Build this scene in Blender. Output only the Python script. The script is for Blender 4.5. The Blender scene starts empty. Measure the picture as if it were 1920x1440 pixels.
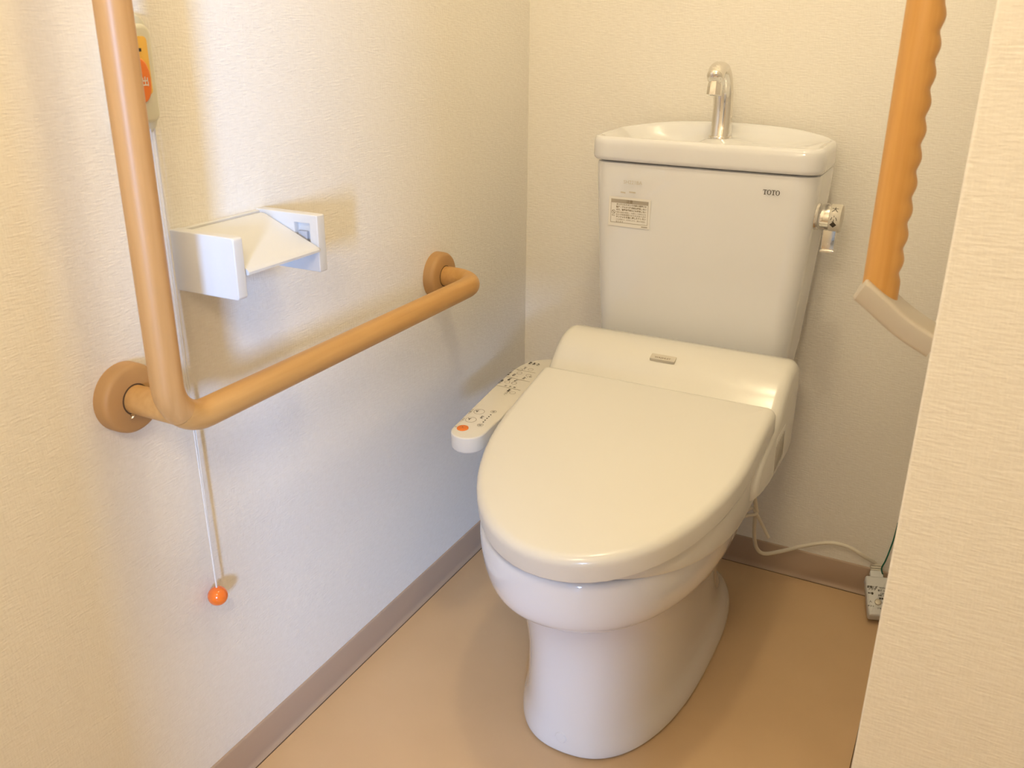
import bpy, bmesh, math, random
from mathutils import Vector, Matrix, noise
from mathutils.bvhtree import BVHTree
random.seed(4)
SC = bpy.context.scene
COL = SC.collection
PI = math.pi

# ------------------------------------------------------------------ camera
YAW, PITCH, ROLL, FPX = -0.474667, -0.381101, 0.009365, 1711.46
CAM = Vector((0.8312, -1.6772, 1.05))
fw = Vector((math.sin(YAW)*math.cos(PITCH), math.cos(YAW)*math.cos(PITCH), math.sin(PITCH)))
rt = Vector((math.cos(YAW), -math.sin(YAW), 0)); up = rt.cross(fw)
rt2 = rt*math.cos(ROLL)+up*math.sin(ROLL); up2 = up*math.cos(ROLL)-rt*math.sin(ROLL)
cd = bpy.data.cameras.new('camera'); cam = bpy.data.objects.new('camera', cd); COL.objects.link(cam)
cd.sensor_width = 36; cd.lens = 36*FPX/1920; cd.clip_start = 0.02
M = Matrix((rt2, up2, -fw)).transposed().to_4x4(); M.translation = CAM; cam.matrix_world = M
cd.dof.use_dof = True; cd.dof.focus_distance = 1.55; cd.dof.aperture_fstop = 11
SC.camera = cam

def ray(px, py): return rt2*((px-960)/FPX) - up2*((py-720)/FPX) + fw
def on_plane(px, py, P, N):
    d = ray(px, py); N = Vector(N); return CAM + d*((Vector(P)-CAM).dot(N)/d.dot(N))

# ------------------------------------------------------------------ world, exposure, lamps
w = bpy.data.worlds.new('world'); SC.world = w; w.use_nodes = True
w.node_tree.nodes['Background'].inputs[0].default_value = (.75, .85, 1, 1)
w.node_tree.nodes['Background'].inputs[1].default_value = 0.6
SC.view_settings.view_transform = 'Standard'; SC.view_settings.look = 'None'
SC.view_settings.gamma = 1; SC.view_settings.exposure = 0.07; SC.view_settings.use_curve_mapping = False

LAMP = Vector((0.60, -0.97, 2.26))
def light(name, kind, loc, energy, color, **kw):
    l = bpy.data.lights.new(name, kind); l.energy = energy; l.color = color
    for k, v in kw.items(): setattr(l, k, v)
    o = bpy.data.objects.new(name, l); o.location = loc; COL.objects.link(o); return o
light('ceiling_lamp_light', 'POINT', LAMP, 16.5, (1.0, .82, .51), shadow_soft_size=.05)
LAMP2 = Vector((0.68, -1.77, 1.42))  # warm fill lamp added out of view, brightens wall end and back wall
light('fill_lamp_light', 'POINT', LAMP2, 12, (1.0, .80, .54), shadow_soft_size=.10)
WX, WZ, WY = 1.78, 0.98, -4.00      # window of the next room, behind the camera
wl = light('window_daylight', 'AREA', (WX, WY+.02, WZ), 28, (.33, .56, 1.0), shape='RECTANGLE', size=.36, size_y=.62, spread=math.radians(75))
wl.rotation_euler = (PI/2-.02, 0, math.radians(26))    # faces the doorway

# ------------------------------------------------------------------ materials
def mat(name, col, rough=.5, spec=.5, metal=0, coat=0, coat_rough=.05):
    m = bpy.data.materials.new(name); m.use_nodes = True
    b = m.node_tree.nodes['Principled BSDF']
    b.inputs['Base Color'].default_value = (*col, 1); b.inputs['Roughness'].default_value = rough
    b.inputs['Specular IOR Level'].default_value = spec; b.inputs['Metallic'].default_value = metal
    b.inputs['Coat Weight'].default_value = coat; b.inputs['Coat Roughness'].default_value = coat_rough
    return m
def N(m, t, **kw):
    n = m.node_tree.nodes.new(t)
    for k, v in kw.items(): setattr(n, k, v)
    return n
def L(m, a, b): m.node_tree.links.new(a, b)
def noise_node(m, scale, detail=2, sc=1.0, rough=.5):
    tc = N(m, 'ShaderNodeTexCoord'); mp = N(m, 'ShaderNodeMapping'); mp.inputs['Scale'].default_value = scale
    n = N(m, 'ShaderNodeTexNoise'); n.inputs['Scale'].default_value = sc; n.inputs['Detail'].default_value = detail; n.inputs['Roughness'].default_value = rough
    L(m, tc.outputs['Object'], mp.inputs[0]); L(m, mp.outputs[0], n.inputs[0]); return n
def add_bump(m, src, strength, dist):
    b = N(m, 'ShaderNodeBump'); b.inputs['Strength'].default_value = strength; b.inputs['Distance'].default_value = dist
    L(m, src, b.inputs['Height']); L(m, b.outputs[0], m.node_tree.nodes['Principled BSDF'].inputs['Normal']); return b
def vary(m, src, c0, c1, lo=.3, hi=.7):
    r = N(m, 'ShaderNodeValToRGB'); r.color_ramp.elements[0].position = lo; r.color_ramp.elements[1].position = hi
    r.color_ramp.elements[0].color = (*c0, 1); r.color_ramp.elements[1].color = (*c1, 1)
    L(m, src, r.inputs[0]); L(m, r.outputs[0], m.node_tree.nodes['Principled BSDF'].inputs['Base Color'])

def wallpaper(name):
    m = mat(name, (.80, .765, .70), .75, .25)
    a = noise_node(m, (75, 75, 430), 3); b = noise_node(m, (420, 420, 90), 2)
    mx = N(m, 'ShaderNodeMath', operation='MULTIPLY_ADD'); mx.inputs[1].default_value = .55
    L(m, b.outputs[0], mx.inputs[0]); L(m, a.outputs[0], mx.inputs[2])
    add_bump(m, mx.outputs[0], .75, .0011)
    vary(m, mx.outputs[0], (.85, .815, .755), (.90, .87, .815), .5, 1.05)
    return m
M_wall = wallpaper('woven_wallpaper')
M_ceil = mat('ceiling_paint', (.88, .87, .84), .8, .2)
M_floor = mat('beige_vinyl', (.5, .36, .23), .42, .4)
n = noise_node(M_floor, (6, 6, 6), 6); vary(M_floor, n.outputs[0], (.64, .445, .26), (.68, .48, .285), .3, .7)
n2 = noise_node(M_floor, (300, 300, 300), 2); add_bump(M_floor, n2.outputs[0], .12, .0006)
M_base = mat('brown_vinyl_baseboard', (.45, .335, .25), .45, .4)
M_joint = mat('dark_floor_joint', (.10, .06, .035), .8, .2)
M_ceramic = mat('ivory_ceramic', (.775, .785, .81), .08, .5, coat=.6)
n = noise_node(M_ceramic, (9, 9, 9), 2); add_bump(M_ceramic, n.outputs[0], .015, .004)
M_plastic = mat('ivory_plastic', (.745, .73, .68), .2, .5)
M_panel = mat('control_panel_face', (.79, .755, .68), .4, .4)
M_white = mat('white_plastic', (.69, .695, .70), .35, .45)
M_unit = mat('cream_unit_plastic', (.72, .70, .58), .4, .4)
M_amber = mat('amber_lens', (.85, .50, .08), .25, .5)
M_orange = mat('orange_plastic', (.86, .22, .035), .25, .5)
M_ball = mat('orange_ball', (.90, .20, .025), .18, .5, coat=.5)
M_cord = mat('white_cord', (.83, .82, .80), .6, .3)
n = noise_node(M_cord, (200, 200, 900), 1); add_bump(M_cord, n.outputs[0], .5, .0005)
M_cable = mat('cream_cable', (.78, .73, .62), .42, .4)
M_green = mat('green_wire', (.01, .13, .09), .4, .4)
M_chrome = mat('chrome', (.78, .76, .72), .08, .5, metal=1)
n = noise_node(M_chrome, (120, 120, 120), 4)
mr = N(M_chrome, 'ShaderNodeMapRange'); mr.inputs[1].default_value = .4; mr.inputs[2].default_value = .7; mr.inputs[3].default_value = .06; mr.inputs[4].default_value = .3
L(M_chrome, n.outputs[0], mr.inputs[0]); L(M_chrome, mr.outputs[0], M_chrome.node_tree.nodes['Principled BSDF'].inputs['Roughness'])
M_satin = mat('satin_grey_metal', (.56, .51, .43), .42, .5, metal=.35)
M_grey = mat('grey_print', (.32, .29, .24), .5, .3)
M_faint = mat('faint_print', (.60, .56, .48), .4, .3)
M_dark = mat('dark_print', (.05, .04, .03), .5, .3)
M_mid = mat('brown_print', (.28, .23, .16), .5, .3)
M_plate = mat('silver_plate', (.62, .58, .50), .35, .5)
M_paper = mat('label_film', (.79, .775, .74), .4, .3)
M_header = mat('label_header', (.42, .38, .32), .45, .3)
M_hole = mat('dark_recess', (.03, .025, .02), .8, .2)
M_slot = mat('recess_grey', (.50, .53, .60), .5, .3)
M_lens = mat('lamp_diffuser', (.9, .85, .75), .4, .3)
def wood(name, c0, c1, axis):
    m = mat(name, c0, .40, .45)
    sc = [110, 110, 110]; sc[axis] = 5
    n = noise_node(m, tuple(sc), 3); vary(m, n.outputs[0], c0, c1, .3, .72); return m
M_railv = wood('handrail_resin', (.50, .275, .10), (.57, .33, .135), 2)
M_railh = wood('handrail_resin_lit', (.53, .29, .092), (.60, .345, .122), 1)  # warmer, brighter than the upright: hue of the lighting put into the colour
M_flange = mat('flange_resin', (.49, .285, .115), .5, .4)
M_grip = wood('grip_wood', (.56, .285, .07), (.67, .37, .115), 2)

# ------------------------------------------------------------------ mesh helpers
class MB:
    def __init__(s): s.v = []; s.f = []; s.m = []
    def add(s, vs, fs, mi=0):
        o = len(s.v); s.v += [tuple(v) for v in vs]
        for f in fs: s.f.append([i+o for i in f]); s.m.append(mi)
        return s
    def rings(s, rs, cap0=True, cap1=True, mi=0, loop=False):
        n = len(rs[0]); o = len(s.v)
        for r in rs: s.v += [tuple(p) for p in r]
        k = len(rs)
        for a in range(k if loop else k-1):
            b = (a+1) % k
            for i in range(n):
                j = (i+1) % n
                s.f.append([o+a*n+i, o+a*n+j, o+b*n+j, o+b*n+i]); s.m.append(mi)
        if not loop:
            if cap0: s.f.append([o+i for i in range(n)][::-1]); s.m.append(mi)
            if cap1: s.f.append([o+(k-1)*n+i for i in range(n)]); s.m.append(mi)
        return s
    def box(s, x0, x1, y0, y1, z0, z1, mi=0):
        v = [(x, y, z) for z in (z0, z1) for y in (y0, y1) for x in (x0, x1)]
        return s.add(v, [(0, 2, 3, 1), (4, 5, 7, 6), (0, 1, 5, 4), (2, 6, 7, 3), (0, 4, 6, 2), (1, 3, 7, 5)], mi)
    def build(s, name, mats, parent=None, smooth=35, bevel=0, sub=0, seg=3):
        me = bpy.data.meshes.new(name); me.from_pydata(s.v, [], s.f); 
        for m in (mats if isinstance(mats, (list, tuple)) else [mats]): me.materials.append(m)
        me.polygons.foreach_set('material_index', s.m)
        bm = bmesh.new(); bm.from_mesh(me)
        bmesh.ops.recalc_face_normals(bm, faces=bm.faces)
        if bevel:
            es = [e for e in bm.edges if len(e.link_faces) == 2 and e.calc_face_angle() > .5]
            bmesh.ops.bevel(bm, geom=es, offset=bevel, segments=seg, profile=.5, affect='EDGES', clamp_overlap=True)
        bm.to_mesh(me); bm.free()
        if smooth:
            me.polygons.foreach_set('use_smooth', [True]*len(me.polygons)); me.set_sharp_from_angle(angle=math.radians(smooth))
        ob = bpy.data.objects.new(name, me); COL.objects.link(ob)
        if parent: ob.parent = parent
        if sub:
            md = ob.modifiers.new('sub', 'SUBSURF'); md.levels = sub; md.render_levels = sub
        return ob
def empty(name, label, cat, group=None):
    o = bpy.data.objects.new(name, None); COL.objects.link(o); o.empty_display_size = .05
    o['label'] = label; o['category'] = cat
    if group: o['group'] = group
    return o
def struct(ob): ob['kind'] = 'structure'; return ob

def fillet(pts, r, n=10):
    pts = [Vector(p) for p in pts]; out = [pts[0]]
    for i in range(1, len(pts)-1):
        a, b, c = pts[i-1], pts[i], pts[i+1]; u = (a-b).normalized(); v = (c-b).normalized()
        ang = u.angle(v); t = r/math.tan(ang/2); p0 = b+u*t; p1 = b+v*t
        cen = b+(u+v).normalized()*(r/math.sin(ang/2))
        for k in range(n+1):
            s = k/n; d = (p0-cen).lerp(p1-cen, s).normalized()
            # slerp for an even arc
            q = (p0-cen).normalized().slerp((p1-cen).normalized(), s); out.append(cen+q*r)
    out.append(pts[-1]); return out
def spline(pts, n=8):
    P = [Vector(p) for p in pts]; P = [P[0]*2-P[1]]+P+[P[-1]*2-P[-2]]; out = []
    for i in range(1, len(P)-2):
        for k in range(n):
            t = k/n; a, b, c, d = P[i-1:i+3]
            out.append(.5*((2*b)+(c-a)*t+(2*a-5*b+4*c-d)*t*t+(3*b-a-3*c+d)*t**3))
    out.append(P[-2]); return out
def sweep(mb, path, sec, up0=None, mi=0, scale=None):
    """sec: list of (a,b) in the frame (side, binormal); scale(i,t) optional"""
    path = [Vector(p) for p in path]; T = []
    for i in range(len(path)):
        T.append((path[min(i+1, len(path)-1)]-path[max(i-1, 0)]).normalized())
    u = Vector(up0) if up0 else (Vector((0, 0, 1)) if abs(T[0].z) < .9 else Vector((1, 0, 0)))
    rs = []
    for i, p in enumerate(path):
        u = (u-T[i]*u.dot(T[i])).normalized(); s = T[i].cross(u)
        k = scale(i, i/(len(path)-1)) if scale else 1
        rs.append([p+s*(a*k)+u*(b*k) for a, b in sec])
    return mb.rings(rs, mi=mi)
def circ(r, n=20): return [(r*math.cos(2*PI*i/n), r*math.sin(2*PI*i/n)) for i in range(n)]
def inset(poly, d):
    n = len(poly); out = []
    area = sum(poly[i][0]*poly[(i+1) % n][1]-poly[(i+1) % n][0]*poly[i][1] for i in range(n)); sg = 1 if area > 0 else -1
    for i in range(n):
        a, b, c = Vector(poly[i-1]), Vector(poly[i]), Vector(poly[(i+1) % n])
        e1 = (b-a).normalized(); e2 = (c-b).normalized()
        n1 = Vector((-e1.y, e1.x))*sg; n2 = Vector((-e2.y, e2.x))*sg
        m = (n1+n2); m = m.normalized()/max(.35, m.normalized().dot(n1)); q = b+m*d; out.append((q.x, q.y))
    return out
def rprism(mb, poly, h0, h1, r0, r1, fn, crown=0, seg=4, mi=0):
    """prism over a 2D outline with rounded lower / upper edges; fn maps (u, v, h) to space"""
    lev = []
    for k in range(seg+1):
        if r0 <= 0: lev.append((0, h0)); break
        a = PI/2*k/seg; lev.append((r0*(1-math.sin(a)), h0+r0*(1-math.cos(a))))
    for k in range(seg+1):
        if r1 <= 0: lev.append((0, h1)); break
        a = PI/2*k/seg; lev.append((r1*(1-math.cos(a)), h1-r1*(1-math.sin(a))))
    rs = [[fn(x, y, h) for x, y in inset(poly, d)] for d, h in lev]
    if crown:
        top = inset(poly, r1); cx = sum(p[0] for p in top)/len(top); cy = sum(p[1] for p in top)/len(top)
        for s in (.85, .65, .4, .15):
            rs.append([fn(cx+(x-cx)*s, cy+(y-cy)*s, h1+crown*(1-s*s)) for x, y in top])
    return mb.rings(rs, mi=mi)
def rrect(x0, x1, y0, y1, r, n=5):
    out = []
    for cx, cy, a0 in ((x1-r, y1-r, 0), (x0+r, y1-r, 90), (x0+r, y0+r, 180), (x1-r, y0+r, 270)):
        for k in range(n+1):
            a = math.radians(a0+90*k/n); out.append((cx+r*math.cos(a), cy+r*math.sin(a)))
    return out
def text_into(mb, s, size, o, r, u, mi=0, align='CENTER', lift=0.0, bold=0):
    c = bpy.data.curves.new('t', 'FONT'); c.body = s; c.size = size; c.align_x = align; c.align_y = 'CENTER'; c.offset = bold
    c.resolution_u = 3
    ob = bpy.data.objects.new('t', c); COL.objects.link(ob)
    dg = bpy.context.evaluated_depsgraph_get(); me = bpy.data.meshes.new_from_object(ob.evaluated_get(dg))
    o, r, u = Vector(o), Vector(r), Vector(u); nn = r.cross(u)*lift
    mb.add([o+r*v.co.x+u*v.co.y+nn for v in me.vertices], [list(p.vertices) for p in me.polygons], mi)
    bpy.data.objects.remove(ob); bpy.data.meshes.remove(me); bpy.data.curves.remove(c)

# ------------------------------------------------------------------ the room
RX, PY = 0.8128, -0.86            # right wall face and its front end
X2, Y2, H = 2.5, WY, 2.4
DY, DX0, DX1 = -1.95, .585, 1.00   # front wall of the toilet room with its doorway
struct(MB().box(-.1, X2+.1, Y2-.1, .1, -.1, 0).build('floor', M_floor, smooth=0))
struct(MB().box(-.1, X2+.1, Y2-.1, .1, H, H+.1).build('ceiling', M_ceil, smooth=0))
struct(MB().box(-.1, 0, Y2-.1, .1, 0, H).build('wall_left', M_wall, smooth=0))
struct(MB().box(0, RX+.05, 0, .1, 0, H).build('wall_back', M_wall, smooth=0))
struct(MB().box(RX, X2+.1, PY, 0, 0, H).build('wall_right', M_wall, smooth=0, bevel=.003))
struct(MB().box(X2, X2+.1, Y2-.1, PY, 0, H).build('wall_side', M_wall, smooth=0))
a, b, c, d = WX-.34, WX+.34, WZ-.53, WZ+.53
wf = MB()
wf.box(0, a, Y2-.1, Y2, 0, H).box(b, X2, Y2-.1, Y2, 0, H).box(a, b, Y2-.1, Y2, 0, c).box(a, b, Y2-.1, Y2, d, H)
struct(wf.build('wall_front', M_wall, smooth=0))
dw = MB().box(0, DX0, DY-.1, DY, 0, H).box(DX1, X2, DY-.1, DY, 0, H).box(DX0, DX1, DY-.1, DY, 2.0, H)
struct(dw.build('wall_doorway', M_wall, smooth=0))
win = MB(); t = .03
win.box(a, a+t, Y2-.07, Y2, c, d).box(b-t, b, Y2-.07, Y2, c, d).box(a+t, b-t, Y2-.07, Y2, c, c+t).box(a+t, b-t, Y2-.07, Y2, d-t, d)
win = struct(win.build('window_1', M_white, smooth=0))
M_glass = mat('window_glass', (.9, .95, 1), .05, .5); M_glass.node_tree.nodes['Principled BSDF'].inputs['Transmission Weight'].default_value = 1
MB().box(a+t, b-t, Y2-.05, Y2-.045, c+t, d-t).build('pane', M_glass, win, smooth=0)

def baseboard(name, p0, p1, nrm):
    p0, p1, nrm = Vector(p0), Vector(p1), Vector(nrm)
    prof = [(0, 0.0), (.0095, 0), (.0095, .0012), (.006, .0028), (.0042, .006), (.0035, .011), (.0035, .0575), (.0025, .0595), (.001, .0602), (0, .0602)]
    rs = [[p+nrm*x+Vector((0, 0, z)) for x, z in prof] for p in (p0, p1)]
    o = struct(MB().rings(rs).build(name, M_base, smooth=50))
    q = [(.0094, 0), (.0108, 0), (.0108, .0004), (.0094, .0004)]
    MB().rings([[p+nrm*x+Vector((0, 0, z)) for x, z in q] for p in (p0, p1)]).build('floor_joint', M_joint, o, smooth=0)
baseboard('baseboard_left', (0, DY, 0), (0, 0, 0), (1, 0, 0))
baseboard('baseboard_back', (0, 0, 0), (RX, 0, 0), (0, -1, 0))
baseboard('baseboard_right', (RX, PY, 0), (RX, 0, 0), (-1, 0, 0))
baseboard('baseboard_front', (RX, PY, 0), (X2, PY, 0), (0, -1, 0))

# ceiling lamp (above the frame)
cl = empty('ceiling_light', 'round white ceiling lamp in front of the toilet', 'lamp')
mb = MB(); mb.rings([[(LAMP.x+r*math.cos(2*PI*i/40), LAMP.y+r*math.sin(2*PI*i/40), z) for i in range(40)] for r, z in ((.11, H), (.11, H-.02), (.10, H-.026), (.05, H-.026), (.05, H-.05), (.045, H-.055))])
mb.build('housing', M_white, cl)
pl = empty('fill_lamp', 'small white pendant lamp added by the doorway as unseen warm fill', 'lamp')
lathe = lambda mb_, rl: mb_.rings([[(LAMP2.x+r*math.cos(2*PI*i/32), LAMP2.y+r*math.sin(2*PI*i/32), LAMP2.z+z) for i in range(32)] for r, z in rl])
lathe(MB(), ((.02, .16), (.035, .15), (.10, .09), (.102, .088), (.10, .086), (.034, .146), (.02, .15))).build('shade', M_white, pl)
lathe(MB(), ((.003, H-LAMP2.z), (.003, .155))).build('cord', M_white, pl)
lathe(MB(), ((.04, H-LAMP2.z), (.04, H-LAMP2.z-.02), (.03, H-LAMP2.z-.025))).build('ceiling_rose', M_white, pl)
# added unseen cloth in the right part of the doorway, blocks window light
cu_ = MB(); nx = 60; rs = []
for z in (.62, 1.1, 1.6, 1.97):
    rs.append([(.745+(DX1-.747)*i/nx, DY-.05+.008*math.sin(i*.9)*(2.1-z)/1.5, z) for i in range(nx+1)])
vs = [p for r in rs for p in r]; fs = [(k*(nx+1)+i, k*(nx+1)+i+1, (k+1)*(nx+1)+i+1, (k+1)*(nx+1)+i) for k in range(3) for i in range(nx)]
dc = empty('light_blocker_cloth', 'beige cloth added unseen in the doorway to block window light', 'curtain')
cl_ = cu_.add(vs, fs).build('cloth', mat('blocker_cloth', (.55, .47, .36), .9, .1), dc, smooth=60)
sd = cl_.modifiers.new('thick', 'SOLIDIFY'); sd.thickness = .003
mb = MB(); sweep(mb, [(DX0, DY-.05, 1.978), (DX1, DY-.05, 1.978)], circ(.008, 12)); mb.build('blocker_rod', M_satin, dc)

# ------------------------------------------------------------------ toilet
AX = .417                        # axis of the washlet
BX = .406                        # axis of the bowl
TX = .4105                       # axis of tank
toilet = empty('toilet', 'ivory ceramic toilet with closed lid, hand-washing tank and side control panel', 'toilet')

def ring(x0, w, yf, yb, ym, z, nf=2.2, nb=3, n=48):
    out = []
    for i in range(n):
        t = 2*PI*i/n; cx, sy = math.cos(t), math.sin(t)
        if sy < 0:
            x = w*math.copysign(abs(cx)**(2/nf), cx); y = ym-(ym-yf)*abs(sy)**(2/nf)
        else:
            x = w*math.copysign(abs(cx)**(2/nb), cx); y = ym+(yb-ym)*abs(sy)**(2/nb)
        out.append((x0+x, y, z))
    return out
#   z, w, front, back, y of widest, nf, nb
prof = [(.000, .140, -.668, -.080, -.35, 2.45, 3.0), (.004, .1420, -.671, -.078, -.35, 2.45, 3.0), (.016, .1420, -.671, -.078, -.35, 2.45, 3),
        (.035, .1375, -.6695, -.086, -.35, 2.45, 3), (.055, .1295, -.668, -.122, -.37, 2.45, 3.0), (.09, .1245, -.667, -.16, -.39, 2.45, 3.0),
        (.15, .1225, -.670, -.17, -.40, 2.4, 3.0), (.21, .1265, -.684, -.17, -.42, 2.35, 3), (.252, .1350, -.702, -.165, -.44, 2.25, 3),
        (.272, .1440, -.713, -.16, -.44, 2.2, 3), (.279, .1530, -.730, -.16, -.44, 2.2, 3), (.287, .1640, -.748, -.16, -.45, 2.2, 3),
        (.300, .1725, -.759, -.16, -.45, 2.2, 3), (.325, .1785, -.767, -.16, -.46, 2.2, 3), (.355, .1825, -.771, -.16, -.46, 2.2, 3),
        (.374, .1835, -.771, -.16, -.46, 2.2, 3), (.3795, .181, -.768, -.162, -.46, 2.2, 3), (.381, .175, -.761, -.168, -.46, 2.2, 3),
        (.381, .115, -.70, -.30, -.47, 2.1, 2.2), (.375, .108, -.692, -.31, -.47, 2.1, 2.2), (.30, .085, -.66, -.34, -.48, 2.1, 2.1), (.22, .05, -.58, -.40, -.49, 2, 2), (.20, .02, -.53, -.45, -.49, 2, 2)]
bowl = MB().rings([ring(BX, p[1], p[2], p[3], p[4], p[0], p[5], p[6]) for p in prof]).build('bowl', M_ceramic, toilet, smooth=80, sub=2)
# bolt cover on the pedestal
bvh = BVHTree.FromObject(bowl, bpy.context.evaluated_depsgraph_get())
hit, nrm, _, _ = bvh.ray_cast(CAM, ray(1051, 1383).normalized())
if hit:
    rq = nrm.orthogonal().normalized(); uq = nrm.cross(rq)
    mb = MB(); mb.rings([[hit+nrm*h+(rq*math.cos(2*PI*i/28)+uq*math.sin(2*PI*i/28))*r for i in range(28)] for r, h in ((.0095, -.004), (.0095, .0004), (.0092, .0008), (.0088, .0006), (.0085, .0012), (.006, .0015), (.001, .0016))])
    mb.build('bolt_cap', M_ceramic, bowl, smooth=30)

# tank
def tring2(w, yf, yb, z, r):
    base = rrect(TX-w, TX+w, yf, yb, r, 6); out = []; n7 = 7
    for i, p in enumerate(base):
        q = base[(i+1) % len(base)]; out.append((p[0], p[1]))
        if (i+1) % n7 == 0:
            for k in range(1, 8): out.append((p[0]+(q[0]-p[0])*k/8, p[1]+(q[1]-p[1])*k/8))
    return [(x, y-(.004*(1-((x-TX)/w)**2) if y < (yf+yb)/2 else 0), z) for x, y in out]
ts = [(.381, .120, -.165, -.04, .03), (.387, .140, -.178, -.035, .03), (.40, .152, -.186, -.032, .03), (.43, .160, -.190, -.03, .03), (.52, .1695, -.193, -.028, .03),
      (.66, .1790, -.197, -.025, .03), (.80, .1865, -.2, -.022, .03), (.819, .1872, -.2005, -.022, .03), (.8245, .1862, -.1995, -.023, .029), (.8265, .182, -.195, -.027, .026)]
tank = MB().rings([tring2(w, yf, yb, z, r) for z, w, yf, yb, r in ts]).build('tank', M_ceramic, toilet, smooth=50)

# tank lid with wash basin
LX0, LX1, LY0, LY1 = TX-.1925, TX+.1925, -.2075, -.020
def lid_rim(x, y, z):            # back edge of the basin arches up
    k = max(0, (y-LY0)/(LY1-LY0)); return z + k**1.5*(.004+.013*max(0, 1-((x-TX)/.185)**2)) if z > .85 else z
def lid_ring(d, z, r=.03):
    base = rrect(LX0+d, LX1-d, LY0+d, LY1-d, max(.008, r-d*.4), 7); out = []
    for i, p in enumerate(base):
        q = base[(i+1) % len(base)]; out.append((p[0], p[1]))
        if math.dist(p, q) > .06:
            for k in range(1, 10): out.append((p[0]+(q[0]-p[0])*k/10, p[1]+(q[1]-p[1])*k/10))
    res = []
    for x, y in out:
        if y < (LY0+LY1)/2: y -= .004*(1-((x-TX)/.19)**2)
        else: y -= .05*max(0, (abs(x-TX)-.10)/.09)**2*max(0, (y-(LY0+LY1)/2)/.09)
        res.append((x, y, z))
    return res
def basin_z(x, y):
    s = .5-.5*math.tanh((x-(TX-.0))/.05)           # 1 on the deep left side
    return .868-(.012+.022*s)
lr = []
for dd, z in ((.014, .829), (.0035, .829), (.0008, .832), (0, .836), (0, .855), (.0005, .862), (.003, .8665), (.0075, .868), (.0115, .867)):
    lr.append([(x, y, lid_rim(x, y, z)) for x, y, _ in lid_ring(dd, z)])
cx, cy = TX, (LY0+LY1)/2+.012
inner = lid_ring(.0115, .867)
for sc_, fz in ((.96, .12), (.90, .38), (.82, .68), (.70, .90), (.50, 1.0), (.25, 1.0), (.05, 1.0)):
    rr = []
    for x, y, z in inner:
        X = cx+(x-cx)*sc_; Y = cy+(y-cy)*sc_
        zz = lid_rim(x, y, .867)*(1-fz)+basin_z(X, Y)*fz
        ledge = math.exp(-((X-(TX-.003))/.045)**4)*(1/(1+math.exp(-(Y+.098)/.006)))
        zz = zz*(1-ledge)+max(zz, .8615)*ledge
        rr.append((X, Y, zz))
    lr.append(rr)
lid = MB().rings(lr).build('tank_lid', M_ceramic, toilet, smooth=60)
# shadow gap strip is the real joint between lid and tank (2 mm)

# faucet on the basin
fx, fy = .403, -.062
def fring(p, tvec, wx, wt, n=24):
    p = Vector(p); s = Vector((1, 0, 0)); b = Vector(tvec).normalized().cross(s)
    return [p+s*wx*math.copysign(abs(math.cos(2*PI*i/n))**.85, math.cos(2*PI*i/n))+b*wt*math.sin(2*PI*i/n) for i in range(n)]
fp = spline([(fx, fy, .859), (fx, fy+.002, .885), (fx, fy+.001, .915), (fx, fy-.004, .942), (fx, fy-.016, .964), (fx, fy-.034, .976), (fx, fy-.052, .974), (fx, fy-.064, .963)], 6)
wid = lambda t: (.0182-.0040*min(1, t/.8), .0165-.0060*math.sin(min(1, t*1.25)*PI/2)+.0045*max(0, (t-.75)/.25))
rs = []
for i, p in enumerate(fp):
    t = i/(len(fp)-1); tv = fp[min(i+1, len(fp)-1)]-fp[max(i-1, 0)]; a_, b_ = wid(t); rs.append(fring(p, tv, a_, b_))
e = fp[-1]; tv = (fp[-1]-fp[-2]).normalized()
for k in (.5, .85, 1.0):
    rs.append(fring(e+tv*.008*k, tv, wid(1)[0]*math.sqrt(1-k*k*.98), wid(1)[1]*math.sqrt(1-k*k*.98)))
faucet = MB().rings(rs).build('faucet', M_chrome, toilet, smooth=60)
oz = e+Vector((0, .004, -.004)); ad = Vector((0, -.10, -1)).normalized(); au = Vector((1, 0, 0)); av = ad.cross(au)
MB().rings([[oz+ad*h+(au*math.cos(2*PI*i/8+.39)+av*math.sin(2*PI*i/8+.39))*r for i in range(8)] for r, h in ((.0100, 0), (.0122, .011), (.0122, .0235), (.0112, .0250), (.008, .0250), (.008, .019))]).build('spout_outlet', M_chrome, faucet, smooth=20)
MB().rings([[(fx+r*math.cos(2*PI*i/32), fy+r*.93*math.sin(2*PI*i/32), z) for i in range(32)] for r, z in ((.0205, .860), (.0205, .863), (.0195, .8645), (.017, .8648))]).build('base_ring', M_chrome, faucet, smooth=40)

# printing on the tank: logo, faded stamp, warning label
FN = Vector((0, -1, 0))
def tank_front(px, py): return on_plane(px, py, (TX, -.2035, .7), (0, -1, .015))
def serif_T(mb, o, r, u, w, h):
    def q(x0, x1, y0, y1): mb.add([o+r*x+u*y for x, y in ((x0, y0), (x1, y0), (x1, y1), (x0, y1))], [(0, 1, 2, 3)])
    q(w*.40, w*.60, h*.08, h*.92); q(w*.25, w*.75, 0, h*.10); q(w*.03, w*.97, h*.90, h)
    q(w*.03, w*.12, h*.66, h*.9); q(w*.88, w*.97, h*.66, h*.9)
def serif_O(mb, o, r, u, w, h):
    n = 28; A = [(w*.5+w*.49*math.cos(2*PI*i/n), h*.5+h*.52*math.sin(2*PI*i/n)) for i in range(n)]
    B = [(w*.5+w*.29*math.cos(2*PI*i/n), h*.5+h*.42*math.sin(2*PI*i/n)) for i in range(n)]
    mb.add([o+r*x+u*y for x, y in A+B], [(i, (i+1) % n, n+(i+1) % n, n+i) for i in range(n)])
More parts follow.
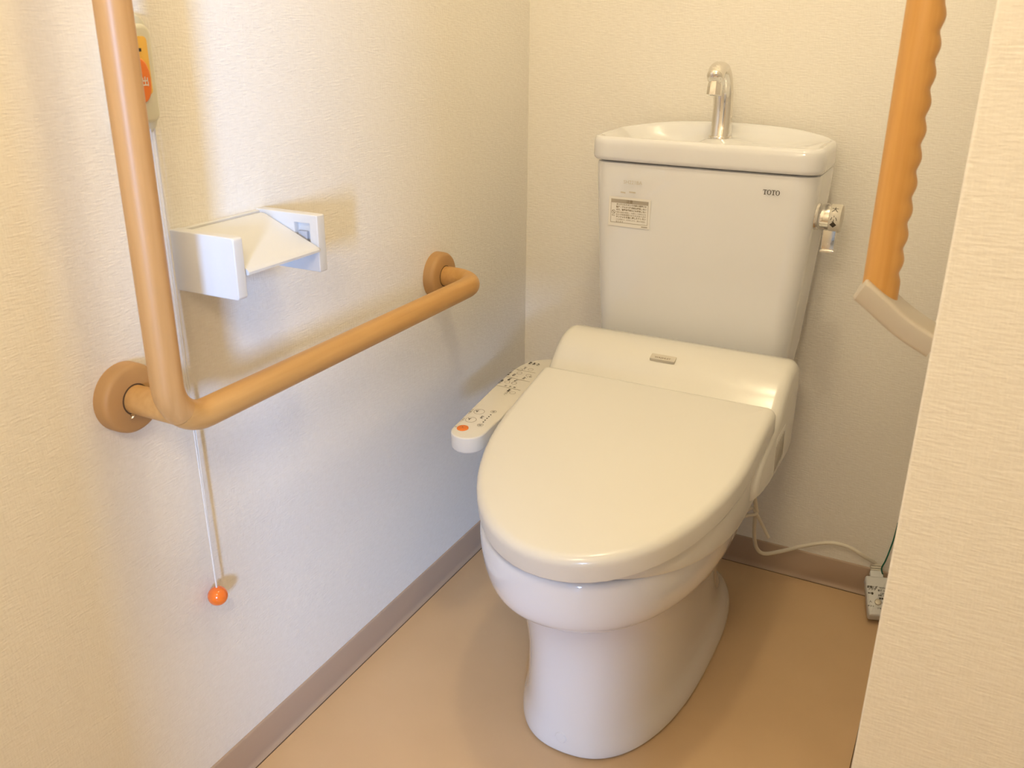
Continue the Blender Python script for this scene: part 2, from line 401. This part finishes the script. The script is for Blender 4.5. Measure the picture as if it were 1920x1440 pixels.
def logo_into(mb, o, r, u, width, h):
    w_ = width/4.1
    for k, f in enumerate((serif_T, serif_O, serif_T, serif_O)): f(mb, o+r*(w_*1.03*k), r, u, w_, h)
p0 = tank_front(1431, 363); p1 = tank_front(1463, 365)
mb = MB(); X_ = Vector((1, 0, 0)); Z_ = Vector((0, 0, 1)); logo_into(mb, Vector((p0.x, -.2062, p0.z-.0005)), X_, Z_, p1.x-p0.x, .0078)
mb.build('brand_logo', M_dark, tank, smooth=0)
mb = MB(); p = tank_front(1188, 342); text_into(mb, 'SH221BA', .0085, Vector((p.x, -.2062, p.z)), X_, Z_)
for px0, px1 in ((1165, 1174), (1181, 1193)):
    pa_, pb_ = tank_front(px0, 359.5), tank_front(px1, 361); mb.add([(pa_.x, -.2057, pa_.z-.0012), (pb_.x, -.2060, pb_.z-.0012), (pb_.x, -.2060, pb_.z+.0012), (pa_.x, -.2057, pa_.z+.0012)], [(0, 1, 2, 3)])
mb.build('faded_stamp', M_faint, tank, smooth=0)
q0 = tank_front(1142, 367); q1 = tank_front(1217, 433)
lx0, lx1, lz1, lz0 = q0.x, q1.x, q0.z, q1.z+.002
ly = lambda x: -.2003-.004*(1-((x-TX)/.182)**2)
def P3(x, z, k): return Vector((x, ly(x)-.0008-k*.0002+max(0, .8-z)*.0214, z))
mb = MB()
def quad(x0, x1, z0, z1, k, mi, nseg=6):
    for s in range(nseg):
        xa = x0+(x1-x0)*s/nseg; xb = x0+(x1-x0)*(s+1)/nseg
        mb.add([P3(xa, z0, k), P3(xb, z0, k), P3(xb, z1, k), P3(xa, z1, k)], [(0, 1, 2, 3)], mi)
quad(lx0, lx1, lz0, lz1, 0, 0)
bx0, bx1, bz0, bz1 = lx0+.004, lx1-.004, lz0+.006, lz1-.004
quad(bx0, bx1, bz1-.0065, bz1, 1, 1)
for (xa, xb, za, zb) in ((bx0, bx1, bz0, bz0+.0008), (bx0, bx0+.0008, bz0, bz1), (bx1-.0008, bx1, bz0, bz1)): quad(xa, xb, za, zb, 1, 1, 3)
def ltext(s, size, x, z, mi, align='LEFT', bold=0):
    t = MB(); text_into(t, s, size, (0, 0, 0), (1, 0, 0), (0, 0, 1), align=align, bold=bold)
    mb.add([P3(x+v[0], z+v[2], 2) for v in t.v], t.f, mi)
ltext('注意', .0062, (bx0+bx1)/2, bz1-.0033, 2, 'CENTER', .0001)
zz = bz1-.0090; ks = (bz1-bz0-.0090-.0018)/(4*.0052+3*.0046); tw = bx1-bx0-.013
for s, sz in (('タンクふたやタンク内部の清掃には', .0047), ('酸性・アルカリ性洗剤は使用しない', .0047), ('また、塩素系薬剤などを使用しない', .0047), ('内部の部品が破損し、水漏れして家財などを', .0036), ('ぬらす財産損害のおそれがあります', .0036), ('タンクふたを強く押したりしない', .0047), ('ふたが割れて、けがをしたり、漏水の原因と', .0036), ('なります', .0036)):
    ltext(s, min(sz*min(1, ks*1.12), tw/len(s)*1.0), bx0+.010, zz, 2, bold=.00008 if sz > .004 else 0); zz -= ks*(.0052 if sz > .004 else .0046)
n = 20; cxl, czl = bx0+.0052, (bz0+bz1)/2-.002
mb.add([P3(cxl+r*math.cos(2*PI*i/n), czl+r*math.sin(2*PI*i/n), 2) for r in (.0034, .0028) for i in range(n)], [(i, (i+1) % n, n+(i+1) % n, n+i) for i in range(n)], 2)
mb.add([P3(cxl+x, czl+z, 2) for x, z in ((-.0026, .002), (-.002, .0026), (.0026, -.002), (.002, -.0026))], [(0, 1, 2, 3)], 2)
ltext('禁止', .0030, cxl, czl-.0062, 2, 'CENTER'); quad(lx1-.015, lx1-.004, lz0+.0022, lz0+.0038, 1, 1, 2)
lb = mb.build('warning_label', [M_paper, M_header, M_mid], tank, smooth=0); lb['label'] = 'printed warning label with grey header'

# flush handle on the right side of the tank
hc = Vector((TX+.183, -.150, .758))
handle = MB()
def xr(mb_, rl, c, n=36, mi=0): mb_.rings([[(c.x+h, c.y+r*math.cos(2*PI*i/n), c.z+r*math.sin(2*PI*i/n)) for i in range(n)] for r, h in rl], mi=mi)
xr(handle, ((.021, -.004), (.021, .004), (.0195, .006), (.0185, .006)), hc)
xr(handle, ((.0185, .005), (.0215, .008), (.0222, .011), (.0222, .023), (.0215, .0235)), hc)
xr(handle, ((.0215, .0232), (.0222, .024), (.0222, .038), (.0212, .0405), (.012, .0415), (.001, .0417)), hc, mi=1)
hd = handle.build('flush_handle', [M_chrome, M_plate], toilet, smooth=40)
mb = MB()
lo = hc+Vector((.026, -.002, 0))
rprism(mb, rrect(-.0105, .0105, -.050, -.012, .003, 4), -.004, .004, .0012, .0012, lambda u, v, h: Vector((lo.x+u, lo.y+h-.006-.0*(v), lo.z+v)))
rprism(mb, rrect(-.0115, .0115, -.054, -.0495, .002, 3), -.006, .004, .001, .001, lambda u, v, h: Vector((lo.x+u, lo.y+h-.006, lo.z+v)))
mb.build('lever', M_chrome, hd, smooth=30)
def on_knob(mb_, s, size, h, ang, mi=0):
    t = MB(); text_into(t, s, size, (0, 0, 0), (1, 0, 0), (0, 0, 1)); r = .0225
    vs = []
    for v in t.v:
        a_ = ang+v[2]/r; vs.append((hc.x+h+v[0], hc.y-r*math.cos(a_), hc.z+r*math.sin(a_)))
    mb_.add(vs, t.f, mi)
mb = MB(); on_knob(mb, '大', .011, .031, .80); on_knob(mb, '小', .011, .031, .10); on_knob(mb, '◆', .011, .031, -.33)
mb.build('dial_marks', M_dark, hd, smooth=0)

# washlet body: rounded hump along x
hp = [(-.222, .40), (-.222, .50), (-.226, .522), (-.236, .538), (-.252, .5475), (-.272, .5515), (-.292, .5500), (-.312, .543), (-.330, .531), (-.346, .515), (-.362, .498), (-.378, .487), (-.40, .481), (-.44, .472), (-.47, .462), (-.487, .448), (-.490, .425), (-.486, .402), (-.45, .390), (-.40, .381), (-.30, .3775), (-.25, .3775), (-.226, .385)]
W0, W1 = AX-.1985, AX+.1985
mb = MB(); rprism(mb, hp, W0, W1, .018, .018, lambda u, v, h: Vector((h, u, v)), seg=5)
body = mb.build('washlet_body', M_plastic, toilet, smooth=50)
# vent slats on its right side
sl = MB(); rprism(sl, rrect(-.0011, .0011, -.024, .024, .001, 2), 0, .0022, 0, .0007, lambda u, v, h: Vector((h, u, v)), seg=2)
s0 = None
for k in range(7):
    if s0 is None: s0 = sl.build('vent_slat', M_header, body); o = s0
    else: o = s0.copy(); COL.objects.link(o); o.parent = body
    o.location = (W1-.0010, -.318-.0088*k, .430-.0008*k); o.rotation_euler = (math.radians(14), 0, 0)
mb = MB(); rprism(mb, rrect(-.348+.0-.03, -.31, .398, .462, .004, 3), 0, .0012, 0, .0008, lambda u, v, h: Vector((W1-.0006+h, u, v)), seg=2)
mb.build('vent_panel', M_plastic, body, smooth=30)
# maker's plate on the hump
pa = [on_plane(px, py, (AX, -.297, .5472), (0, -.30, .95)) for px, py in ((1222.5, 662), (1268.5, 670), (1264, 680), (1218.5, 671.5))]
pr = (pa[1]-pa[0]).normalized(); pu = (pa[0]-pa[3]); pu = (pu-pr*pu.dot(pr)).normalized(); pn = pr.cross(pu); cen = sum(pa, Vector())/4
pw = (pa[1]-pa[0]).length/2; ph = (pa[0]-pa[3]).dot(pu)/2
mb = MB(); rprism(mb, rrect(-pw, pw, -ph, ph, .0015, 3), -.004, .0006, 0, .0003, lambda u, v, h: cen+pr*u+pu*v+pn*h, seg=2)
text_into(mb, 'WASHLET', ph*.85, cen-pu*ph*.32+pn*.0008, pr, pu, 1, bold=.0001)
logo_into(mb, cen+pu*ph*.22-pr*pw*.26+pn*.0008, pr, pu, pw*.5, ph*.42); 
for i in range(len(mb.m)):
    pass
lp = mb.build('maker_plate', [M_plate, M_mid], body, smooth=0)

# seat (mostly hidden) and closed lid
def lid_outline(wr, wm, yr, ym, yf, n=30, nf=2.08, rc=.014):
    out = []
    # rear right corner -> front -> rear left corner (clockwise seen from above is irrelevant)
    for k in range(6):
        a_ = PI/2-PI/2*k/5; out.append((wr-rc+rc*math.cos(a_), yr-rc+rc*math.sin(a_)))
    for k in range(1, 6): s = k/6; out.append((wr+(wm-wr)*s, yr-rc+(ym-yr+rc)*s))
    for k in range(n+1):
        t_ = PI*k/n; c_, s_ = math.cos(t_), math.sin(t_)
        out.append((wm*math.copysign(abs(c_)**(2/nf), c_), ym-(ym-yf)*abs(s_)**(2/nf)))
    for k in range(5, 0, -1): s = k/6; out.append((-(wr+(wm-wr)*s), yr-rc+(ym-yr+rc)*s))
    for k in range(5, -1, -1):
        a_ = PI/2-PI/2*k/5; out.append((-(wr-rc+rc*math.cos(a_)), yr-rc+rc*math.sin(a_)))
    return out
SAX = AX+.004
oo = lid_outline(.183, .184, -.40, -.505, -.748, nf=2.15); ii = lid_outline(.10, .105, -.45, -.52, -.69, nf=2.0)
stop_z = lambda y: .4035+.16*max(0, y+.775)
mb = MB()
rs = [[(SAX-.002+x, y, z if z < .39 else z+stop_z(y)-.4035) for x, y in P] for P, z in ((oo, .3815), (inset(oo, -.003), .388), (inset(oo, -.003), .399), (inset(oo, .003), .4035), (inset(ii, -.012), .4035), (ii, .398), (ii, .3815))]
mb.rings(rs, loop=True).build('seat', M_plastic, toilet, smooth=50)
al = math.atan(.195); LZ = .519
def lidmap(x, y, h):
    u = -.388-y; return Vector((SAX+x, -.388-u*math.cos(al)+0*h-h*math.sin(al)*1.0*-1*-1, LZ-u*math.sin(al)+h*math.cos(al)))
mb = MB(); rprism(mb, lid_outline(.1925, .1905, -.388, -.505, -.812), -.040, 0, .004, .014, lidmap, crown=.0035, seg=6)
mb.build('lid', M_plastic, toilet, smooth=60)

# control panel arm
PZ, PS = .4200, .065            # top plane: z = PZ + PS*(y+.525)
PN = Vector((0, -PS, 1)).normalized()
def pz(y): return PZ+PS*(y+.525)
def pmap(x, y, h): return Vector((x, y, pz(y)))+PN*h
po = []
for k in range(13): a_ = PI+PI*k/12; po.append((.1455+.0290*math.cos(a_), -.4975+.0290*math.sin(a_)))
po += [(.1735, -.44), (.172, -.40), (.172, -.375), (.180, -.345), (.20, -.330), (.235, -.327), (.235, -.172), (.19, -.171), (.158, -.1735), (.138, -.181), (.1215, -.193), (.1105, -.210), (.1045, -.230), (.1020, -.255), (.1020, -.29), (.1045, -.34), (.1105, -.42)]
mb = MB(); rprism(mb, po, -.030, 0, .005, .0028, pmap, seg=3)
panel = mb.build('control_panel', M_panel, toilet, smooth=45)
def pp(px, py): return on_plane(px, py, pmap(.15, -.5, .0004), PN)
PR = Vector((1, 0, 0)); PU = PN.cross(PR)*1.0
def disc_at(px, py, r, m, name, h=.0008, ringw=None):
    o_ = pp(px, py); mb_ = MB(); n_ = 28
    if ringw:
        mb_.add([o_+(PR*math.cos(2*PI*i/n_)+PU*math.sin(2*PI*i/n_))*q+PN*.0002 for q in (r, r-ringw) for i in range(n_)], [(i, (i+1) % n_, n_+(i+1) % n_, n_+i) for i in range(n_)])
    else:
        mb_.rings([[o_+(PR*math.cos(2*PI*i/n_)+PU*math.sin(2*PI*i/n_))*q+PN*hh for i in range(n_)] for q, hh in ((r, -.002), (r, h*.6), (r*.93, h), (r*.5, h*1.1))])
    return mb_.build(name, m, panel, smooth=40)
def text_at(mb_, s, size, px, py, rot=0, bold=0):
    r = (PR*math.cos(rot)+PU*math.sin(rot)); u = PN.cross(r); text_into(mb_, s, size, pp(px, py)+PN*.0003, r, u, bold=bold)
stop = disc_at(867.5, 802.5, .0098, M_orange, 'stop_button'); stop['label'] = 'round orange stop button'
mb = MB(); n_ = 12; o_ = pp(867.5, 802)+PN*.0016
mb.add([o_+(PR*math.cos(2*PI*i/n_)+PU*math.sin(2*PI*i/n_))*.0011 for i in range(n_)], [list(range(n_))]); mb.build('button_mark', M_dark, panel, smooth=0)
for (px, py, r) in ((898.5, 772, .0095), (883, 787, .0095), (925.5, 772, .0052), (900.5, 797, .0052), (975, 693, .005), (995, 693, .005), (974, 699.5, .005), (991, 704, .005), (951, 716.5, .005), (964, 718.5, .005), (961, 736.5, .0055)):
    disc_at(px, py, r, M_mid, 'button_ring', ringw=.0006 if r > .006 else .0005)
mb = MB(); RT = math.radians(90)
text_at(mb, 'おしり', .0045, 884.5, 770.5, RT); text_at(mb, 'やわらか', .0030, 881.5, 773.5, RT); text_at(mb, 'ビデ', .0045, 869.5, 786, RT); text_at(mb, 'ワイド', .0034, 866, 788.5, RT); text_at(mb, '止', .0048, 854.5, 800, RT)
text_at(mb, '水勢', .0052, 904, 782.5, RT, .0001)
text_at(mb, 'Y', .0085, 894.5, 771.5, .3, .0002); text_at(mb, 'Y', .0085, 880, 786, .3, .0002); text_at(mb, '強', .0052, 925.5, 772, RT); text_at(mb, '弱', .0052, 900.5, 797, RT)
for k in range(5):
    text_at(mb, '●', .0036, 906+(920-906)*k/4, 791.5+(778-791.5)*k/4)
for px, py, s in ((995, 681, '電源'), (1002.5, 682.5, '節電'), (1010, 684, '便座'), (956, 700.5, '温度調節'), (939.5, 715.5, '洗浄位置'), (955.5, 711, '前へ'), (968, 713.5, '後へ'), (955, 732, '脱臭')):
    text_at(mb, s, .0040 if len(s) > 2 else .0052, px, py, RT, .0002)
for px, py, s in ((984.5, 690.5, '入/切'), (964, 703, '便座'), (983, 709, '温水'), (948.5, 723.5, '前'), (957, 725, '中'), (965, 726.5, '後'), (948.5, 738, 'ノズル'), (970, 706.5, '・'), (988, 709, '・・'), (995, 707, '低')):
    text_at(mb, s, .0052, px, py, RT)
pl_ = mb.build('panel_lettering', M_dark, panel, smooth=0); pl_['kind'] = 'stuff'
for (a0, a1) in (((960, 691), (1004, 699.5)), ((948, 706), (993, 716)), ((931, 722.5), (976, 732))):
    P0, P1 = pp(*a0)+PN*.0002, pp(*a1)+PN*.0002; dd = (P1-P0).normalized(); ss = PN.cross(dd)*.0004
    MB().add([P0-ss, P1-ss, P1+ss, P0+ss], [(0, 1, 2, 3)]).build('divider_line', M_mid, panel, smooth=0)

# ------------------------------------------------------------------ handrail on the left wall
RXO, RY, RZ, RE, RR = .090, -1.042, .6325, -.357, .0172
rail = empty('handrail', 'wood-coloured L-shaped handrail with round flanges on left wall', 'handrail')
rail.location = (0, 0, 0)
pv = fillet([(.012, RY, 1.47), (RXO, RY, 1.47), (RXO, RY, RZ), (RXO, RE, RZ), (.012, RE, RZ)], .05, 12)
dense = []
for i in range(len(pv)-1):
    a_, b_ = pv[i], pv[i+1]; k = max(1, int((b_-a_).length/.05))
    for j in range(k): dense.append(a_.lerp(b_, j/k))
dense.append(pv[-1])
# split at the middle of the lower bend so that the grain follows each run
mid = min(range(len(dense)), key=lambda i: (dense[i]-Vector((RXO, RY+.0146, RZ+.0146))).length)
sweep(MB(), dense[:mid+1], circ(RR, 32), up0=(0, 1, 0)).build('upright_bar', M_railv, rail, smooth=60)
sweep(MB(), dense[mid:], circ(RR, 32), up0=(1, 0, 0)).build('horizontal_bar', M_railh, rail, smooth=60)
sy, sz = RY+.0146, RZ+.0146
st = MB(); sweep(st, [(.010, sy, sz), (.05, sy, sz), (RXO, sy, sz)], circ(.0168, 28)); st = st.build('wall_stub', M_railh, rail, smooth=60)
def xdisc(mb_, rl, y, z, n=48): return mb_.rings([[(h, y+r*math.cos(2*PI*i/n), z+r*math.sin(2*PI*i/n)) for i in range(n)] for r, h in rl])
for (y, z) in ((sy, sz), (RE, RZ), (RY, 1.47)):
    fl = xdisc(MB(), ((.0405, .0), (.0405, .012), (.0400, .0155), (.0380, .0185), (.0350, .0200), (.0185, .0205), (.0178, .0195), (.0178, .014), (.01, .014)), y, z).build('flange', M_flange, rail, smooth=40)
    xdisc(MB(), ((.0184, .0203), (.0184, .0208), (.0174, .0208)), y, z).build('gap_ring', M_joint, fl, smooth=0)
# small grub screw in the stub
MB().rings([[(.028+.003*math.cos(2*PI*i/12), sy-.0055+.003*math.sin(2*PI*i/12)*.94-.008, sz-.0125+.003*math.sin(2*PI*i/12)*.3) for i in range(12)], [(.028+.0028*math.cos(2*PI*i/12), sy-.0065+.0028*math.sin(2*PI*i/12)*.94-.0085, sz-.0145+.0028*math.sin(2*PI*i/12)*.3) for i in range(12)]]).build('screw', M_chrome, st, smooth=40)

# ------------------------------------------------------------------ paper holder
ph_ = empty('paper_holder', 'white plastic toilet paper holder without a roll on left wall', 'paper holder')
Y0, Y1, Z0, Z1, D, T = -.9325, -.7715, .7485, .8205, .099, .0150
rpl = lambda y0, y1: (lambda u, v, h: Vector((u, y0+h, v)))
mb = MB(); rprism(mb, rrect(0.0, D, Z0, Z1, .004, 4), 0, T, .0015, .0015, rpl(Y0, 0)); mb.build('side_plate', M_white, ph_, smooth=40)
# right plate with a spindle slot cut in its inner face
yi, yo = Y1-T, Y1
sx0, sx1, sz0, sz1 = .062, .086, .778, .809
mb = MB()
O = [(0.0, Z0), (D, Z0), (D, Z1), (0.0, Z1)]; I = [(sx0, sz0), (sx1, sz0), (sx1, sz1), (sx0, sz1)]
vs = [(x, yi, z) for x, z in O]+[(x, yi, z) for x, z in I]+[(x, yi+.009, z) for x, z in I]+[(x, yo, z) for x, z in O]
fs = [(i, (i+1) % 4, 4+(i+1) % 4, 4+i) for i in range(4)]+[(4+i, 4+(i+1) % 4, 8+(i+1) % 4, 8+i) for i in range(4)]+[(8, 9, 10, 11)]+[(i, (i+1) % 4, 12+(i+1) % 4, 12+i) for i in range(4)]+[(12, 13, 14, 15)]
mb.add(vs, fs).build('side_plate', M_white, ph_, smooth=40, bevel=.0015)
MB().box(sx0+.002, sx1-.008, yi+.004, yi+.0088, sz0+.001, sz0+.020).build('spindle_catch', M_slot, ph_, bevel=.0008)
mb = MB(); mb.box(0, .007, Y0+T-.001, Y1-T+.001, Z0+.008, Z1-.0015); mb.build('back_plate', M_white, ph_, smooth=30, bevel=.001)
fl_ = []
for k in range(6): s = k/5; fl_.append((.014+.086*s, .8150-.0350*s))
a_ = math.atan2(-.035, .086)
mb = MB()
sec = [(.010, .8165), (.016, .8162)]+[(.016+.080*k/6, .8162-.0335*k/6) for k in range(1, 7)]+[(.0995, .7808), (.1015, .7785), (.1012, .7755), (.0985, .7745), (.093, .7770), (.016, .8105), (.010, .811)]
mb.rings([[(x, y, z) for x, z in sec] for y in (Y0+T+.0025, Y1-T-.0015)]).build('paper_flap', M_white, ph_, smooth=40)
mb = MB(); sweep(mb, [(.083, Y1-T-.006, .777), (.083, Y1-T+.006, .777)], circ(.004, 14)); mb.build('pivot_pin', M_satin, ph_, smooth=40)

# ------------------------------------------------------------------ call unit with pull cord
cu = empty('call_button_unit', 'cream emergency call button unit with orange button behind handrail', 'call button')
CY, CZ0, CZ1 = -.9670, .9290, 1.0525
mb = MB(); rprism(mb, rrect(CY-.0225, CY+.0325, CZ0, CZ1, .017, 6), 0, .012, 0, .004, lambda u, v, h: Vector((h, u, v)))
ubody = mb.build('housing', M_unit, cu, smooth=45)
mb = MB(); rprism(mb, rrect(CY-.0195, CY+.0265, CZ0+.013, CZ1-.011, .011, 6), .011, .024, 0, .005, lambda u, v, h: Vector((h, u, v)), seg=5); mb.build('front_cover', M_unit, cu, smooth=45)
mb = MB(); rprism(mb, rrect(CY-.0175, CY+.0175, .9715, 1.0295, .0045, 5)[:], .022, .0252, 0, .0008, lambda u, v, h: Vector((h, u*1.0, v)), seg=2); 
lens = mb.build('indicator_plate', M_amber, cu, smooth=40)
btn = []
for i in range(40): a_ = 2*PI*i/40; btn.append((CY+.0145*math.copysign(abs(math.cos(a_))**.8, math.cos(a_)), .9860+.0225*math.copysign(abs(math.sin(a_))**.9, math.sin(a_))))
mb = MB(); rprism(mb, btn, .024, .0285, 0, .0025, lambda u, v, h: Vector((h, u, v)), crown=.0006); mb.build('push_button', M_orange, cu, smooth=50)
mb = MB(); text_into(mb, '呼出', .0098, Vector((.0293, CY, .9845)), (0, 1, 0), (0, 0, 1), bold=.0002); mb.build('button_lettering', M_paper, cu, smooth=0)
mb = MB(); text_into(mb, '確認 ■', .0042, Vector((.0256, CY+.002, 1.0160)), (0, 1, 0), (0, 0, 1), bold=.0001); mb.build('indicator_lettering', M_dark, cu, smooth=0)
# cord
cx_, cy_ = .0155, -.9455
bz = .3325
mb = MB()
sweep(mb, spline([(.012, cy_-.0030, CZ0+.006), (.013, cy_-.0025, .80), (.015, cy_-.0016, .60), (cx_+.002, cy_-.0003, bz+.009)], 10), circ(.00105, 8))
sweep(mb, spline([(.012, cy_+.0030, CZ0+.006), (.013, cy_+.0025, .80), (.015, cy_+.0016, .60), (cx_+.002, cy_+.0003, bz+.009)], 10), circ(.00105, 8))
mb.build('pull_cord', M_cord, cu, smooth=60)
mb = MB(); n_ = 32
mb.rings([[(cx_+.002+.0132*math.sin(PI*k/20)*math.cos(2*PI*i/n_), cy_+.0132*math.sin(PI*k/20)*math.sin(2*PI*i/n_), bz+.0132*math.cos(PI*k/20)) for i in range(n_)] for k in range(1, 20)])
mb.build('pull_ball', M_ball, cu, smooth=80)

# ------------------------------------------------------------------ grab bar on the right wall
gb = empty('grab_bar', 'vertical wooden grab bar with wavy grip and grey bracket on right wall', 'grab bar')
GX, GY = .7555, -.742
rs = []; nz = 220; z0, z1 = .7925, 1.374
for k in range(nz+1):
    z = z0+(z1-z0)*k/nz; ph0 = (z-.812)/.0243; s = .5+.5*math.cos(2*PI*ph0); s = s**.7
    end = min(1, max(0, (z-.808)/.015), max(0, (1.35-z)/.015))
    rr = []
    for i in range(32):
        t = 2*PI*i/32; c_, s_ = math.cos(t), math.sin(t)
        rx = .0172; ry = .0175
        amp = (-.0030*(1-s)*end)*max(0, c_)**1.3
        rr.append((GX+(rx+amp)*c_, GY+ry*s_*(1+0), z))
    rs.append(rr)
MB().rings(rs).build('grip', M_grip, gb, smooth=60)
def bracket(zb, sg):
    pth = spline([(GX-.0178, GY, zb+sg*.0088), (GX-.011, GY, zb+sg*.0050), (GX+.004, GY, zb-sg*.0060), (GX+.020, GY, zb-sg*.0180), (GX+.037, GY, zb-sg*.0285), (RX-.0005, GY, zb-sg*.0385)], 8)
    sec = rrect(-.0225, .0225, -.0115, .0115, .004, 3); k0 = len(pth)-1
    mb = MB(); sweep(mb, pth, sec, up0=(0, 0, 1), scale=lambda i, t: min(1, .80+.2*math.sqrt(min(1, i/3))))
    mb.build('bracket', M_satin, gb, smooth=45)
bracket(.800, 1); bracket(1.362, -1)

# ------------------------------------------------------------------ power cord and leakage plug by the back wall
pc = empty('power_cord', 'cream power cord with white leakage-breaker plug on floor by back wall', 'power cord')
pb, pt = Vector((.7920, -.0990, .0165)), Vector((.7755, -.0330, .0590))   # plug axis: lower and upper ends
pd = (pt-pb).normalized(); ps = Vector((1, .12, 0)); ps = (ps-pd*ps.dot(pd)).normalized(); pn_ = ps.cross(pd)
if pn_.y > 0: pn_ = -pn_; 
ln = (pt-pb).length
def plm(u, v, h): return pb+pd*v+ps*u+pn_*h
PW = .0215
out = rrect(-PW, PW, 0, ln, .005, 4); out = [(u*(.80+.20*min(1, v/(ln*.75))), v) for u, v in out]
mb = MB(); rprism(mb, out, -.013, .012, .004, .005, plm); plug = mb.build('plug_body', M_white, pc, smooth=45)
mb = MB(); rprism(mb, rrect(-.012, .012, ln-.003, ln+.014, .003, 3), -.008, .007, .002, .002, plm); mb.build('cable_neck', M_white, pc, smooth=45)
for k in range(3):
    mb = MB(); rprism(mb, rrect(-.0105, .0105, ln+.0145+.0052*k, ln+.0180+.0052*k, .001, 2), -.007, .006, .0015, .0015, plm, seg=2); mb.build('strain_relief_rib', M_cable, pc, smooth=40)
mb = MB(); rprism(mb, [(.0062*math.cos(2*PI*i/20)+.000, .0262+.0062*math.sin(2*PI*i/20)) for i in range(20)], .011, .0145, 0, .0015, plm); mb.build('test_button', M_satin, plug, smooth=40)
mb = MB(); rprism(mb, [(-.0095+.0020*math.cos(2*PI*i/14), .0430+.0026*math.sin(2*PI*i/14)) for i in range(14)], .0115, .0124, 0, 0, plm); mb.build('indicator_lamp', M_dark, plug, smooth=30)
mb = MB()
for u, v, s, sz in ((-.009, .0555, '漏電保護', .0050), (.009, .0555, 'TOTO', .0044), (-.010, .0510, 'プラグ', .0050), (.008, .0500, '定格 15A', .0040), (.009, .0440, '125V', .0046), (-.014, .0430, '表示', .0034), (.009, .0400, '作動 15mA', .0036), (-.013, .0260, '入', .0046), (-.0125, .0170, 'テスト', .0040), (.009, .0250, '切', .0046), (.006, .0140, 'リセット', .0042), (.008, .0340, '■■■', .0045)):
    text_into(mb, s, sz, plm(u, v, .0124), ps if ps.x > 0 else -ps, pd, bold=.0001)
mb.build('plug_lettering', M_dark, plug, smooth=0)
top = plm(0, ln+.03, 0)
def bw(px, py, y): return on_plane(px, py, (0, y, 0), (0, 1, 0))
cpts = [(.560, -.300, .390), bw(1417, 948, -.19), bw(1416, 966, -.15), bw(1414, 1000, -.11), bw(1418, 1026, -.085), bw(1432, 1038, -.07), bw(1462, 1034, -.058), bw(1510, 1023, -.050), bw(1555, 1017.5, -.046), bw(1592, 1026, -.044), bw(1616, 1041, -.040), top, plm(0, ln+.006, 0)]
mb = MB(); sweep(mb, spline(cpts, 8), circ(.0038, 14)); mb.build('cable', M_cable, pc, smooth=60)
mb = MB(); sweep(mb, spline([bw(1412, 952, -.185), bw(1421, 968, -.17), bw(1431, 988, -.16), bw(1441, 1008, -.155)], 5), circ(.0030, 10)); mb.build('cable_tie_end', M_cable, pc, smooth=60)
for pts in (((1388, 966), (1402, 956), (1416, 950), (1420, 960)), ((1386, 971), (1402, 966), (1416, 964), (1419, 957))):
    mb = MB(); sweep(mb, spline([bw(px, py, -.20+.01*k) for k, (px, py) in enumerate(pts)], 6), circ(.0032, 10)); mb.build('cable_loop', M_cable, pc, smooth=60)
mb = MB(); g0 = plm(.012, ln+.006, .002)
sweep(mb, spline([g0, bw(1653, 1066, -.030), bw(1660, 1052, -.028), bw(1667, 1035, -.024), bw(1676, 1010, -.02), bw(1684, 980, -.012)], 6), circ(.0014, 8)); mb.build('earth_wire', M_green, pc, smooth=60)
